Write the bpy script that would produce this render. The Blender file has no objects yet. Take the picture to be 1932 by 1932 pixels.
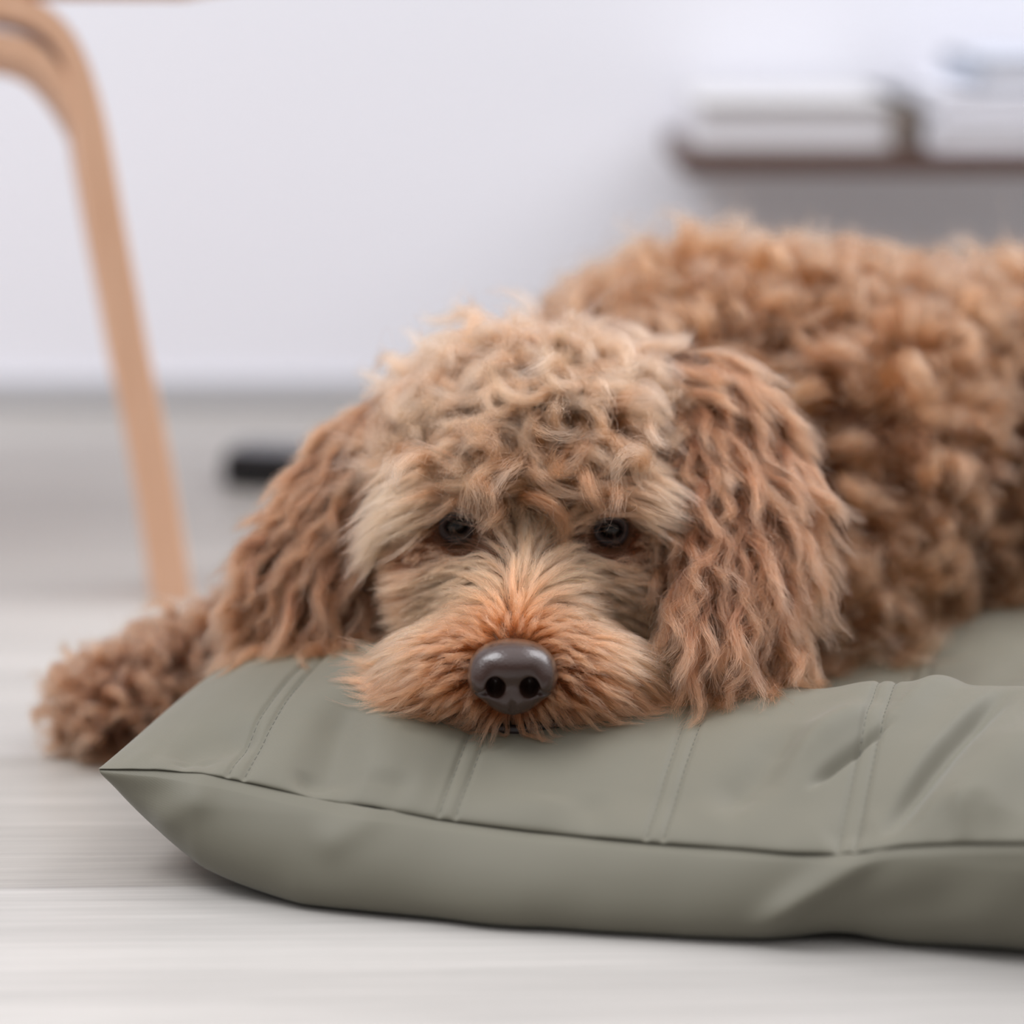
import bpy, bmesh, math, random
import numpy as np
from mathutils import Vector, Matrix
from mathutils.kdtree import KDTree

S = bpy.context.scene
COL = S.collection
rng = np.random.default_rng(7)

# ------------------------------------------------------------------ camera
F_PX, PITCH, CAM_H = 5250.0, math.radians(12.0), 0.42
cam = bpy.data.cameras.new('camera')
camo = bpy.data.objects.new('camera', cam); COL.objects.link(camo)
camo.location = (0, 0, CAM_H)
camo.rotation_euler = (math.radians(90) - PITCH, 0, 0)
cam.sensor_width = 36.0
cam.lens = 36.0 * F_PX / 1932.0
cam.clip_start = 0.05
cam.dof.use_dof = True
cam.dof.focus_distance = 1.262 - 0.012
cam.dof.aperture_fstop = 2.7
S.camera = camo

# ------------------------------------------------------------------ light
S.view_settings.view_transform = 'Standard'
S.view_settings.look = 'None'
S.view_settings.exposure = 0.45
S.view_settings.gamma = 1.0
S.view_settings.use_curve_mapping = False
w = bpy.data.worlds.new('world'); S.world = w
w.use_nodes = True
bg = w.node_tree.nodes['Background']
wn, wl_ = w.node_tree.nodes, w.node_tree.links          # soft room light: bright white ceiling, dimmer towards the horizon
wtc = wn.new('ShaderNodeTexCoord'); wsx = wn.new('ShaderNodeSeparateXYZ'); wl_.new(wtc.outputs['Generated'], wsx.inputs[0])
wrp = wn.new('ShaderNodeValToRGB')
wrp.color_ramp.elements[0].position = 0.05; wrp.color_ramp.elements[0].color = (0.17, 0.168, 0.165, 1)
wrp.color_ramp.elements[1].position = 0.85; wrp.color_ramp.elements[1].color = (1.42, 1.42, 1.48, 1)
wma = wn.new('ShaderNodeMath'); wma.operation = 'MULTIPLY_ADD'; wma.inputs[1].default_value = 0.40    # the window side beyond the dog is brighter
wl_.new(wsx.outputs['Y'], wma.inputs[0]); wl_.new(wsx.outputs['Z'], wma.inputs[2]); wl_.new(wma.outputs[0], wrp.inputs[0]); wl_.new(wrp.outputs[0], bg.inputs[0])
bg.inputs[1].default_value = 0.95

def area(name, loc, target, size, power, col):
    l = bpy.data.lights.new(name, 'AREA'); l.shape = 'RECTANGLE'
    l.size, l.size_y = size; l.energy = power; l.color = col
    o = bpy.data.objects.new(name, l); COL.objects.link(o)
    o.location = loc
    o.rotation_euler = (Vector(target) - Vector(loc)).to_track_quat('-Z', 'Y').to_euler()
    return o
area('window_light', (-1.25, 1.15, 2.0), (0.05, 1.3, 0.1), (1.0, 1.0), 24, (0.95, 0.97, 1.0))
area('window_light_far', (1.35, 1.85, 1.7), (0.0, 1.25, 0.1), (1.1, 1.2), 20, (0.97, 0.97, 1.0))
S.cycles.max_bounces = 7
S.cycles.diffuse_bounces = 4
S.cycles.transparent_max_bounces = 4

# ------------------------------------------------------------------ helpers
cp, sp = math.cos(PITCH), math.sin(PITCH)
RIGHT, UP, FWD = np.array([1., 0, 0]), np.array([0, sp, cp]), np.array([0, cp, -sp])
def ray(px, py):
    return FWD + RIGHT * ((px - 966) / F_PX) + UP * ((966 - py) / F_PX)
def at(px, py, d):
    r = ray(px, py); return np.array([0, 0, CAM_H]) + r * (d / r[1])
def atz(px, py, z):
    r = ray(px, py); return np.array([0, 0, CAM_H]) + r * ((z - CAM_H) / r[2])
def proj(P):
    Q = P - np.array([0, 0, CAM_H]); z = Q @ FWD
    return 966 + F_PX * (Q @ RIGHT) / z, 966 - F_PX * (Q @ UP) / z

def nrm(v):
    return v / np.maximum(np.linalg.norm(v, axis=-1, keepdims=True), 1e-9)
def sstep(a, b, x):
    t = np.clip((x - a) / (b - a), 0, 1); return t * t * (3 - 2 * t)

def srgb(r, g, b):
    f = lambda c: ((c / 255 + 0.055) / 1.055) ** 2.4 if c > 10 else c / 255 / 12.92
    return (f(r), f(g), f(b), 1)

def mesh_obj(name, V, Fc, mat, parent=None, smooth=True):
    me = bpy.data.meshes.new(name)
    V = np.asarray(V, dtype=np.float64)
    me.from_pydata(V.tolist(), [], [list(map(int, f)) for f in Fc])
    if smooth: me.polygons.foreach_set('use_smooth', [True] * len(me.polygons))
    me.update()
    o = bpy.data.objects.new(name, me); COL.objects.link(o)
    if mat: me.materials.append(mat)
    if parent: attach(o, parent)
    return o
def attach(o, parent):
    o.parent = parent
    o.matrix_parent_inverse = Matrix.Translation(-Vector(parent.location)) if parent.parent is None else Matrix.Identity(4)
def set_base(o, base):
    b = Vector(base)
    o.data.transform(Matrix.Translation(-b)); o.location = b
def empty(name, loc):
    o = bpy.data.objects.new(name, None); COL.objects.link(o); o.location = loc
    o.empty_display_size = 0.05
    return o
def tag(o, label=None, cat=None, group=None, kind=None):
    for k, v in (('label', label), ('category', cat), ('group', group), ('kind', kind)):
        if v: o[k] = v

def material(name, rough=0.6, color=None, spec=0.5):
    m = bpy.data.materials.new(name); m.use_nodes = True
    p = m.node_tree.nodes['Principled BSDF']
    p.inputs['Roughness'].default_value = rough
    p.inputs['Specular IOR Level'].default_value = spec
    if color: p.inputs['Base Color'].default_value = color
    return m, m.node_tree.nodes, m.node_tree.links, p

def grid_faces(nu, nv, closed_u=False):
    F = []
    for i in range(nu - (0 if closed_u else 1)):
        for j in range(nv - 1):
            a, b = i * nv + j, ((i + 1) % nu) * nv + j
            F.append((a, b, b + 1, a + 1))
    return F

def box_bm(bm, size, loc, bevel=0.002, rot=None):
    r = bmesh.ops.create_cube(bm, size=1.0)
    vs = r['verts']
    bmesh.ops.scale(bm, vec=size, verts=vs)
    if bevel:
        es = list({e for v in vs for e in v.link_edges})
        rb = bmesh.ops.bevel(bm, geom=es, offset=bevel, segments=3, affect='EDGES', profile=0.5)
        vs = list({v for f in rb['faces'] for v in f.verts} | {v for v in vs if v.is_valid})
    M = Matrix.Translation(loc) @ (rot.to_4x4() if rot else Matrix.Identity(4))
    bmesh.ops.transform(bm, matrix=M, verts=vs)
def bm_obj(name, bm, mat, parent=None):
    me = bpy.data.meshes.new(name); bm.to_mesh(me); bm.free()
    me.materials.append(mat)
    o = bpy.data.objects.new(name, me); COL.objects.link(o)
    if parent: attach(o, parent)
    return o

def tube(pts, rad, seg=10):
    pts = np.asarray(pts, float); n = len(pts)
    rad = np.broadcast_to(rad, (n,))
    T = nrm(np.gradient(pts, axis=0))
    ref = np.array([0.21, 0.31, 0.92])
    A = nrm(np.cross(T, ref)); B = np.cross(T, A)
    th = np.linspace(0, 2 * np.pi, seg, endpoint=False)
    V = pts[None] + rad[None, :, None] * (np.cos(th)[:, None, None] * A[None] + np.sin(th)[:, None, None] * B[None])
    V = V.reshape(-1, 3).tolist()
    F = grid_faces(seg, n, True)
    F.append([i * n for i in range(seg)][::-1]); F.append([i * n + n - 1 for i in range(seg)])
    return V, F

# value noise (smooth, 2D) for cloth
def vnoise(x, y, seed=0):
    def h(i, j):
        n = (i * 374761393 + j * 668265263 + seed * 974711) & 0xffffffff
        n = ((n ^ (n >> 13)) * 1274126177) & 0xffffffff
        return ((n ^ (n >> 16)) & 0xffff) / 65535.0
    xi, yi = np.floor(x).astype(np.int64), np.floor(y).astype(np.int64)
    fx, fy = x - xi, y - yi
    fx, fy = fx * fx * (3 - 2 * fx), fy * fy * (3 - 2 * fy)
    return (h(xi, yi) * (1 - fx) + h(xi + 1, yi) * fx) * (1 - fy) + (h(xi, yi + 1) * (1 - fx) + h(xi + 1, yi + 1) * fx) * fy - 0.5

# ------------------------------------------------------------------ room
WALL_Y = 2.43
m_floor, nd, lk, pr = material('whitewashed_oak', 0.42, spec=0.35)
tc = nd.new('ShaderNodeTexCoord')
mp = nd.new('ShaderNodeMapping'); mp.inputs['Rotation'].default_value = (0, 0, math.radians(-2.0)); mp.inputs['Location'].default_value = (5.40, 0.42, 0)  # offset lays a darker plank beside the cushion: its shade put into colour
lk.new(tc.outputs['Object'], mp.inputs['Vector'])
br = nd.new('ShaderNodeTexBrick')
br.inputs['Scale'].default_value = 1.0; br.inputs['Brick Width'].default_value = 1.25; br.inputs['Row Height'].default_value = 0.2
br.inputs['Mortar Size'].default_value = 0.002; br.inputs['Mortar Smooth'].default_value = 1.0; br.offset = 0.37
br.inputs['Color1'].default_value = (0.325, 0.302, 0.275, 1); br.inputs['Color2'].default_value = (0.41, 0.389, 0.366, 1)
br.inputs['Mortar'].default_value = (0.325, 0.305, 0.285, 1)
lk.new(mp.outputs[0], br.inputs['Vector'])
g1 = nd.new('ShaderNodeMapping'); g1.inputs['Scale'].default_value = (6, 260, 1); lk.new(mp.outputs[0], g1.inputs['Vector'])
n1 = nd.new('ShaderNodeTexNoise'); n1.inputs['Scale'].default_value = 1.0; n1.inputs['Detail'].default_value = 6; n1.inputs['Roughness'].default_value = 0.65
lk.new(g1.outputs[0], n1.inputs['Vector'])
g2 = nd.new('ShaderNodeMapping'); g2.inputs['Scale'].default_value = (2.2, 16, 1); lk.new(mp.outputs[0], g2.inputs['Vector'])
n2 = nd.new('ShaderNodeTexNoise'); n2.inputs['Scale'].default_value = 1.0; n2.inputs['Detail'].default_value = 4
lk.new(g2.outputs[0], n2.inputs['Vector'])
r1 = nd.new('ShaderNodeMapRange'); r1.inputs['From Min'].default_value = 0.3; r1.inputs['From Max'].default_value = 0.7; r1.inputs['To Min'].default_value = 0.84; r1.inputs['To Max'].default_value = 1.12
lk.new(n1.outputs['Fac'], r1.inputs['Value'])
r2 = nd.new('ShaderNodeMapRange'); r2.inputs['From Min'].default_value = 0.3; r2.inputs['From Max'].default_value = 0.7; r2.inputs['To Min'].default_value = 0.88; r2.inputs['To Max'].default_value = 1.1
lk.new(n2.outputs['Fac'], r2.inputs['Value'])
mm = nd.new('ShaderNodeMath'); mm.operation = 'MULTIPLY'; lk.new(r1.outputs[0], mm.inputs[0]); lk.new(r2.outputs[0], mm.inputs[1])
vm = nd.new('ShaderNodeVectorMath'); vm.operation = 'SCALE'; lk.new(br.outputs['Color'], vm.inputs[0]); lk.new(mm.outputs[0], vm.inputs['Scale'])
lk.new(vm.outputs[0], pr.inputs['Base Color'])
bp = nd.new('ShaderNodeBump'); bp.inputs['Strength'].default_value = 0.12; bp.inputs['Distance'].default_value = 0.002
lk.new(n1.outputs['Fac'], bp.inputs['Height']); lk.new(bp.outputs[0], pr.inputs['Normal'])

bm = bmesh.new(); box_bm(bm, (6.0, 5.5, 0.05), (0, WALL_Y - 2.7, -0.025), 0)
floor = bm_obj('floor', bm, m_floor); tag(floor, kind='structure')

m_wall, nd, lk, pr = material('white_wall_paint', 0.9, (0.88, 0.88, 0.94, 1), 0.2)
nz = nd.new('ShaderNodeTexNoise'); nz.inputs['Scale'].default_value = 180
bp = nd.new('ShaderNodeBump'); bp.inputs['Strength'].default_value = 0.05; lk.new(nz.outputs['Fac'], bp.inputs['Height']); lk.new(bp.outputs[0], pr.inputs['Normal'])
bm = bmesh.new(); box_bm(bm, (6.0, 0.1, 2.6), (0, WALL_Y + 0.05, 1.3), 0)
wall = bm_obj('wall_back', bm, m_wall); tag(wall, kind='structure')
m_trim, *_ = material('grey_trim_paint', 0.6, (0.50, 0.50, 0.52, 1))
bm = bmesh.new(); box_bm(bm, (6.0, 0.012, 0.026), (0, WALL_Y - 0.006, 0.013), 0.003)
trim = bm_obj('baseboard_back', bm, m_trim); tag(trim, kind='structure')

# ------------------------------------------------------------------ dog body as one implicit surface
def ell(P, c, r, yaw=0.0, pitch=0.0):
    Q = P - np.asarray(c)
    if yaw:
        c_, s_ = math.cos(yaw), math.sin(yaw)
        Q = np.stack([c_ * Q[..., 0] + s_ * Q[..., 1], -s_ * Q[..., 0] + c_ * Q[..., 1], Q[..., 2]], -1)
    if pitch:
        c_, s_ = math.cos(pitch), math.sin(pitch)
        Q = np.stack([Q[..., 0], c_ * Q[..., 1] + s_ * Q[..., 2], -s_ * Q[..., 1] + c_ * Q[..., 2]], -1)
    r = np.asarray(r)
    k0 = np.linalg.norm(Q / r, axis=-1); k1 = np.linalg.norm(Q / (r * r), axis=-1)
    return k0 * (k0 - 1) / np.maximum(k1, 1e-6)
def cone(P, a, b, ra, rb):
    a, b = np.asarray(a, float), np.asarray(b, float)
    ab = b - a; t = np.clip(((P - a) @ ab) / (ab @ ab), 0, 1)
    return np.linalg.norm(P - (a + t[..., None] * ab), axis=-1) - (ra + (rb - ra) * t)
def smin(a, b, k):
    h = np.clip(0.5 + 0.5 * (b - a) / k, 0, 1)
    return b + (a - b) * h - k * h * (1 - h)

EYE_L, EYE_R = at(862, 993, 1.270), at(1152, 999, 1.272)
NOSE = at(967, 1281, 1.186)
HX = 0.010
def sd_head(P):
    d = ell(P, (HX + 0.001, 1.338, 0.149), (0.066, 0.062, 0.061))                 # skull
    d = smin(d, ell(P, (HX - 0.034, 1.285, 0.150), (0.024, 0.022, 0.022)), 0.02)  # brows
    d = smin(d, ell(P, (HX + 0.034, 1.287, 0.149), (0.024, 0.022, 0.022)), 0.02)
    d = smin(d, ell(P, (HX - 0.036, 1.290, 0.112), (0.027, 0.034, 0.032)), 0.025) # cheeks
    d = smin(d, ell(P, (HX + 0.038, 1.290, 0.110), (0.027, 0.034, 0.032)), 0.025)
    d = smin(d, cone(P, (HX - 0.001, 1.290, 0.118), (NOSE[0] + 0.001, 1.214, 0.0965), 0.036, 0.0195), 0.02)   # bridge
    d = smin(d, ell(P, (NOSE[0] - 0.021, 1.222, 0.0885), (0.026, 0.026, 0.017), 0.25), 0.012)   # flews
    d = smin(d, ell(P, (NOSE[0] + 0.024, 1.222, 0.0875), (0.027, 0.026, 0.017), -0.25), 0.012)
    d = smin(d, ell(P, (NOSE[0] + 0.001, 1.214, 0.076), (0.022, 0.020, 0.008)), 0.008)          # chin
    for e in (EYE_L, EYE_R):                                                       # eye sockets
        s = np.linalg.norm(P - (e + np.array([0, -0.006, 0])), axis=-1) - 0.0085
        d = -smin(-d, s, 0.006)
    return d
def sd_body(P):
    d = sd_head(P)
    d = smin(d, cone(P, (0.015, 1.37, 0.130), (0.075, 1.47, 0.125), 0.058, 0.075), 0.03)      # neck
    t = cone(P, (0.110, 1.515, 0.140), (0.30, 1.60, 0.112), 0.096, 0.100)                       # trunk
    t = smin(t, ell(P, (0.175, 1.485, 0.120), (0.085, 0.080, 0.085)), 0.03)                    # near shoulder
    t = smin(t, cone(P, (0.170, 1.450, 0.095), (0.150, 1.400, 0.066), 0.050, 0.034), 0.03)     # tucked foreleg
    t = smin(t, ell(P, (0.325, 1.540, 0.118), (0.080, 0.085, 0.088)), 0.03)                    # haunch
    t = smin(t, cone(P, (0.345, 1.50, 0.10), (0.24, 1.47, 0.085), 0.045, 0.022), 0.025)          # folded hind leg
    d = smin(d, t, 0.035)
    l = cone(P, (0.045, 1.490, 0.110), (-0.070, 1.495, 0.058), 0.050, 0.029)                      # stretched foreleg
    l = smin(l, cone(P, (-0.070, 1.495, 0.058), (-0.180, 1.405, 0.031), 0.028, 0.019), 0.015)
    l = smin(l, ell(P, (-0.203, 1.385, 0.024), (0.026, 0.024, 0.018), 0.7), 0.015)              # paw
    d = smin(d, l, 0.025)
    return d
def grad(fn, P, e=0.0008):
    g = np.empty_like(P)
    for k in range(3):
        o = np.zeros(3); o[k] = e
        g[..., k] = fn(P + o) - fn(P - o)
    return nrm(g)

def surface_nets(fn, lo, hi, h):
    lo, hi = np.asarray(lo, float), np.asarray(hi, float)
    n = np.ceil((hi - lo) / h).astype(int) + 1
    xs, ys, zs = (lo[k] + h * np.arange(n[k]) for k in range(3))
    D = np.empty(n, np.float32)
    for i in range(n[0]):
        X = np.stack(np.meshgrid([xs[i]], ys, zs, indexing='ij'), -1)[0]
        D[i] = fn(X)
    ins = D < 0
    cnt = np.zeros(n - 1, np.int8); acc = np.zeros(tuple(n - 1) + (3,), np.float32); ec = np.zeros(n - 1, np.int16)
    for ax in range(3):
        a = [slice(None)] * 3; b = [slice(None)] * 3; a[ax] = slice(0, -1); b[ax] = slice(1, None)
        A, B = D[tuple(a)], D[tuple(b)]
        cross = (A < 0) != (B < 0)
        t = np.where(cross, A / np.where(cross, A - B, 1), 0)
        o1, o2 = [k for k in range(3) if k != ax]
        for s1 in (0, 1):
            for s2 in (0, 1):
                sl = [slice(None)] * 3
                sl[o1] = slice(s1, s1 + n[o1] - 1); sl[o2] = slice(s2, s2 + n[o2] - 1)
                c = cross[tuple(sl)]; tt = t[tuple(sl)]
                ec += c
                acc[..., ax] += np.where(c, tt, 0); acc[..., o1] += c * s1; acc[..., o2] += c * s2
    act = ec > 0
    idx = -np.ones(n - 1, np.int64); idx[act] = np.arange(act.sum())
    ijk = np.argwhere(act)
    V = lo + h * (ijk + acc[act] / ec[act][:, None])
    Fs = []
    for ax in range(3):
        o1, o2 = (ax + 1) % 3, (ax + 2) % 3
        a = [slice(None)] * 3; b = [slice(None)] * 3; a[ax] = slice(0, -1); b[ax] = slice(1, None)
        ia, ib = ins[tuple(a)], ins[tuple(b)]
        e = np.argwhere(ia != ib)
        e = e[(e[:, o1] > 0) & (e[:, o2] > 0) & (e[:, o1] < n[o1] - 1) & (e[:, o2] < n[o2] - 1)]
        q = []
        for s1, s2 in ((0, 0), (1, 0), (1, 1), (0, 1)):
            f = e.copy(); f[:, o1] -= s1; f[:, o2] -= s2
            q.append(idx[f[:, 0], f[:, 1], f[:, 2]])
        Q = np.stack(q, 1)
        flip = ins[e[:, 0], e[:, 1], e[:, 2]]
        Q[~flip] = Q[~flip][:, ::-1]
        Fs.append(Q)
    return V, np.concatenate(Fs)

# ------------------------------------------------------------------ cushion
CO = atz(183, 1452, 0.050)                           # near left corner of the seam
CU_A = math.atan2(-0.257, 0.966)
EU, EV = np.array([math.cos(CU_A), math.sin(CU_A)]), np.array([-math.sin(CU_A), math.cos(CU_A)])
CU, CV = 0.95, 0.66
def to_uv(X, Y):
    return (X - CO[0]) * EU[0] + (Y - CO[1]) * EU[1], (X - CO[0]) * EV[0] + (Y - CO[1]) * EV[1]
def to_xy(u, v):
    return CO[0] + u * EU[0] + v * EV[0], CO[1] + u * EU[1] + v * EV[1]
def on_v0(px, py):                                   # where a pixel ray meets the upright plane of the front edge
    r = ray(px, py); o = np.array([-CO[0], -CO[1]])
    t = -(o @ EV) / (r[:2] @ EV)
    X, Y = r[0] * t, r[1] * t
    return to_uv(X, Y)[0], CAM_H + r[2] * t
seam_px = [(183, 1452), (290, 1453), (380, 1460), (450, 1474), (520, 1490), (640, 1516), (700, 1523), (820, 1546), (1000, 1570), (1240, 1592), (1500, 1611), (1590, 1613), (1640, 1608), (1700, 1598), (1800, 1593), (1932, 1592), (2100, 1600)]
SU, SZ = np.array([on_v0(*p) for p in seam_px]).T
def seam_z(u):
    return np.where(u < SU[-1], np.interp(u, SU, SZ), SZ[-1] + (0.045 - SZ[-1]) * sstep(SU[-1], 0.6, u))
def quart(t):
    t = np.clip(t, 0, 1); return np.sqrt(np.maximum(1 - (1 - t) ** 2, 0))
ST = [0.0765, 0.1700, 0.2680, 0.3640, 0.460, 0.556, 0.652, 0.748, 0.844]      # quilting rows, set below from pixels
def base_top(u, v):
    du, dv = np.minimum(u, CU - u), np.minimum(v, CV - v)
    g = quart(du / 0.14) * np.sin(np.pi / 2 * np.clip(dv / 0.125, 0, 1)) ** 0.82
    g = np.where(dv <= 0, 0, g)
    return seam_z(u) + (0.087 - np.interp(u, [0.14, 0.24, 0.29, 0.335, 0.365, 0.40], [0, 0.012, 0.011, 0.0095, 0.006, 0.004]) - seam_z(u)) * g - (0.034 * sstep(0.115, 0.20, v) - 0.016 * sstep(0.22, 0.33, v)) * quart(du / 0.14) * sstep(0.0, 0.10, CV - v)
def px_uv(px, py):
    z = 0.07
    for _ in range(25):
        p = atz(px, py, z); u, v = to_uv(p[0], p[1])
        z = 0.5 * z + 0.5 * float(base_top(np.array(u), np.array(np.clip(v, 0.001, CV))))
    return u, v
def fold(u, v, a, b, width, amp, asym=0.0):
    a, b = np.array(a), np.array(b); ab = b - a; L = np.linalg.norm(ab); t_ = ab / L; n_ = np.array([-t_[1], t_[0]])
    s = ((u - a[0]) * t_[0] + (v - a[1]) * t_[1]) / L
    d = (u - a[0]) * n_[0] + (v - a[1]) * n_[1]
    wl = np.where(d > 0, width * (1 + asym), width * (1 - asym))
    return amp * np.exp(-(d / wl) ** 2) * sstep(-0.25, 0.25, s) * (1 - sstep(0.75, 1.25, s))
FOLDS = [   # pixel a, pixel b, width, height, asymmetry
    ((1545, 1468), (1665, 1380), 0.0024, -0.0055, 0.2),
    ((1480, 1440), (1640, 1350), 0.010, 0.0060, 0.0),
    ((1640, 1400), (1960, 1275), 0.022, 0.0120, 0.5),
    ((1620, 1400), (1960, 1245), 0.014, -0.007, 0.0),
    ((1880, 1320), (1690, 1540), 0.0060, -0.0092, 0.2),
    ((1960, 1390), (1800, 1560), 0.018, 0.0090, 0.0),
    ((1500, 1400), (1370, 1510), 0.011, -0.0060, 0.0),
    ((660, 1320), (592, 1510), 0.012, -0.0075, 0.0),
    ((470, 1370), (330, 1430), 0.014, -0.0055, 0.0),
    ((1560, 1590), (1640, 1560), 0.010, -0.002, 0.0),
    ((1790, 1590), (1775, 1540), 0.0045, -0.0013, 0.0),
    ((1850, 1590), (1838, 1535), 0.0045, -0.0013, 0.0),
    ((1820, 1590), (1808, 1520), 0.005, 0.0014, 0.0),
    ((395, 1455), (385, 1420), 0.004, -0.0018, 0.0),
    ((350, 1455), (345, 1428), 0.004, -0.0020, 0.0),
    ((590, 1505), (575, 1450), 0.005, -0.0025, 0.0),
    ((720, 1525), (735, 1460), 0.010, -0.002, 0.0),
    ((1010, 1570), (1030, 1500), 0.010, 0.002, 0.0),
    ((1130, 1580), (1120, 1500), 0.008, -0.0015, 0.0),
]
FOLDS_UV = [(px_uv(*a), px_uv(*b), w_, h_, s_) for a, b, w_, h_, s_ in FOLDS]
for i, (p, q) in enumerate([((550, 1240), (452, 1478)), ((872, 1390), (832, 1548)), ((1276, 1340), (1240, 1592)), ((1665, 1300), (1640, 1604))]):
    ST[i] = 0.5 * (px_uv(*p)[0] + px_uv(q[0], q[1] - 14)[0]) + 0.0037
print('stitch rows', ST)
SGAP = 0.0037
def raw_top(u, v):
    z = base_top(u, v)
    dv = np.minimum(v, CV - v); du = np.minimum(u, CU - u)
    k = sstep(0.0, 0.03, dv) * sstep(0, 0.03, du)
    kk = sstep(-0.004, 0.014, dv); kg = sstep(-0.002, 0.003, dv)
    for a, b, w_, h_, s_ in FOLDS_UV: z = z + fold(u, v, a, b, w_, h_, s_) * kk
    z = z + k * (0.006 * vnoise(u * 11, v * 9, 1) + 0.003 * vnoise(u * 26, v * 21, 2) + 0.0012 * vnoise(u * 55, v * 50, 5))
    near = sstep(0.05, 0.0, dv)
    z = z + near * kk * (0.0006 * vnoise(u * 60, v * 12, 9) + 0.0012 * vnoise(u * 130, v * 20, 10))
    for s in ST:
        for o in (-SGAP, SGAP):
            z = z - 0.0013 * np.exp(-((u - s - o) / 0.0014) ** 2) * kg
        z = z - 0.0020 * np.exp(-((u - s) / 0.017) ** 2) * k
    return z
us = np.unique(np.concatenate([np.linspace(0, 0.47, 560), np.linspace(0.47, CU, 140), CU * 0 + np.geomspace(0.0004, 0.02, 14)]))
vs = np.unique(np.concatenate([np.geomspace(0.0003, 0.02, 26), np.linspace(0, 0.22, 190), np.linspace(0.22, CV, 110), CV - np.geomspace(0.0004, 0.02, 10)]))
UU, VV = np.meshgrid(us, vs, indexing='ij')
ZT = raw_top(UU, VV)
# the dog's weight presses the top panel down
XX, YY = to_xy(UU, VV)
for _ in range(10):
    P = np.stack([XX, YY, ZT], -1); near = (UU < 0.65)
    s = sd_body(P.reshape(-1, 3)).reshape(UU.shape) - 0.001
    ZT = np.where(near & (s < 0), np.maximum(ZT + np.maximum(s, -0.012), 0.012), ZT)
for _ in range(6):                                    # relax the press
    Z2 = ZT.copy()
    Z2[1:-1, 1:-1] = 0.25 * (ZT[:-2, 1:-1] + ZT[2:, 1:-1] + ZT[1:-1, :-2] + ZT[1:-1, 2:])
    m_ = np.abs(raw_top(UU, VV) - ZT) > 0.001
    ZT = np.where(m_, Z2, ZT)
def top_z(X, Y):
    u, v = to_uv(X, Y)
    inside = (u > 0) & (u < CU) & (v > 0) & (v < CV)
    i = np.clip(np.searchsorted(us, u) - 1, 0, len(us) - 2); j = np.clip(np.searchsorted(vs, v) - 1, 0, len(vs) - 2)
    fu = np.clip((u - us[i]) / (us[i + 1] - us[i]), 0, 1); fv = np.clip((v - vs[j]) / (vs[j + 1] - vs[j]), 0, 1)
    z = (ZT[i, j] * (1 - fu) + ZT[i + 1, j] * fu) * (1 - fv) + (ZT[i, j + 1] * (1 - fu) + ZT[i + 1, j + 1] * fu) * fv
    return np.where(inside, z, 0.0)

m_fab, nd, lk, pr = material('olive_grey_fabric', 0.62, (0.147, 0.137, 0.103, 1), 0.3)
pr.inputs['Sheen Weight'].default_value = 0.2; pr.inputs['Sheen Roughness'].default_value = 0.4
tc = nd.new('ShaderNodeTexCoord')
wv = nd.new('ShaderNodeTexWave'); wv.inputs['Scale'].default_value = 420; wv.bands_direction = 'DIAGONAL'; wv.inputs['Distortion'].default_value = 0.6
lk.new(tc.outputs['Object'], wv.inputs['Vector'])
nz = nd.new('ShaderNodeTexNoise'); nz.inputs['Scale'].default_value = 900; lk.new(tc.outputs['Object'], nz.inputs['Vector'])
mx = nd.new('ShaderNodeMath'); mx.operation = 'ADD'; lk.new(wv.outputs['Fac'], mx.inputs[0]); lk.new(nz.outputs['Fac'], mx.inputs[1])
bp = nd.new('ShaderNodeBump'); bp.inputs['Strength'].default_value = 0.13; bp.inputs['Distance'].default_value = 0.0002
lk.new(mx.outputs[0], bp.inputs['Height']); lk.new(bp.outputs[0], pr.inputs['Normal'])
m_thr, *_ = material('stitch_thread', 0.7, (0.13, 0.125, 0.10, 1))

base_c = to_xy(CU / 2, CV / 2)
cush = empty('dog_cushion', (base_c[0], base_c[1], 0))
tag(cush, 'sage grey quilted fabric cushion on the floor with the dog lying on it', 'cushion')
Fg = grid_faces(len(us), len(vs))
inset = 0.0022 * np.exp(-np.minimum(np.minimum(VV, CV - VV), np.minimum(UU, CU - UU)) / 0.0012)   # edge turned into the seam
tuck = (VV < CV / 2) * inset
TX, TY = to_xy(UU, VV + tuck * 0.6)
mesh_obj('top_panel', np.stack([TX, TY, ZT - 0.0 * tuck], -1).reshape(-1, 3), Fg, m_fab, cush)
ub = np.unique(np.concatenate([np.geomspace(0.0004, 0.03, 20), np.linspace(0, 0.47, 240), np.linspace(0.47, CU, 90), CU - np.geomspace(0.0004, 0.03, 12)]))
vb = np.unique(np.concatenate([np.geomspace(0.00005, 0.02, 50), np.linspace(0, 0.09, 70), np.linspace(0.09, CV, 40), CV - np.geomspace(0.0002, 0.02, 14)]))
UB, VB = np.meshgrid(ub, vb, indexing='ij')
DU, DV = np.minimum(UB, CU - UB), np.minimum(VB, CV - VB)
gb = quart(DU / 0.105) * quart(DV / 0.032) ** 0.9
ZB = seam_z(UB) * (1 - gb) + 0.0006
hang = np.clip(ZB / 0.045, 0, 1)
bulge = np.interp(UB, [0, 0.02, 0.05, 0.1, 0.2, 0.27, 0.30, 0.34, 0.40], [0.0, 0.012, 0.030, 0.039, 0.041, 0.034, 0.028, 0.019, 0.011]) * np.clip(1 - ZB / seam_z(UB), 0, 1) ** 0.8 * sstep(0.2, 0.03, VB)
wr = (0.0035 * vnoise(UB * 16, ZB * 30, 3) + 0.002 * vnoise(UB * 38, ZB * 40, 4)) * sstep(0.0, 0.2, 1 - ZB / 0.05) * (VB < 0.1)
def fold_uz(u0, z0, u1, z1, wd, am):
    return fold(UB, ZB, (u0, z0), (u1, z1), wd, am)
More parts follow.
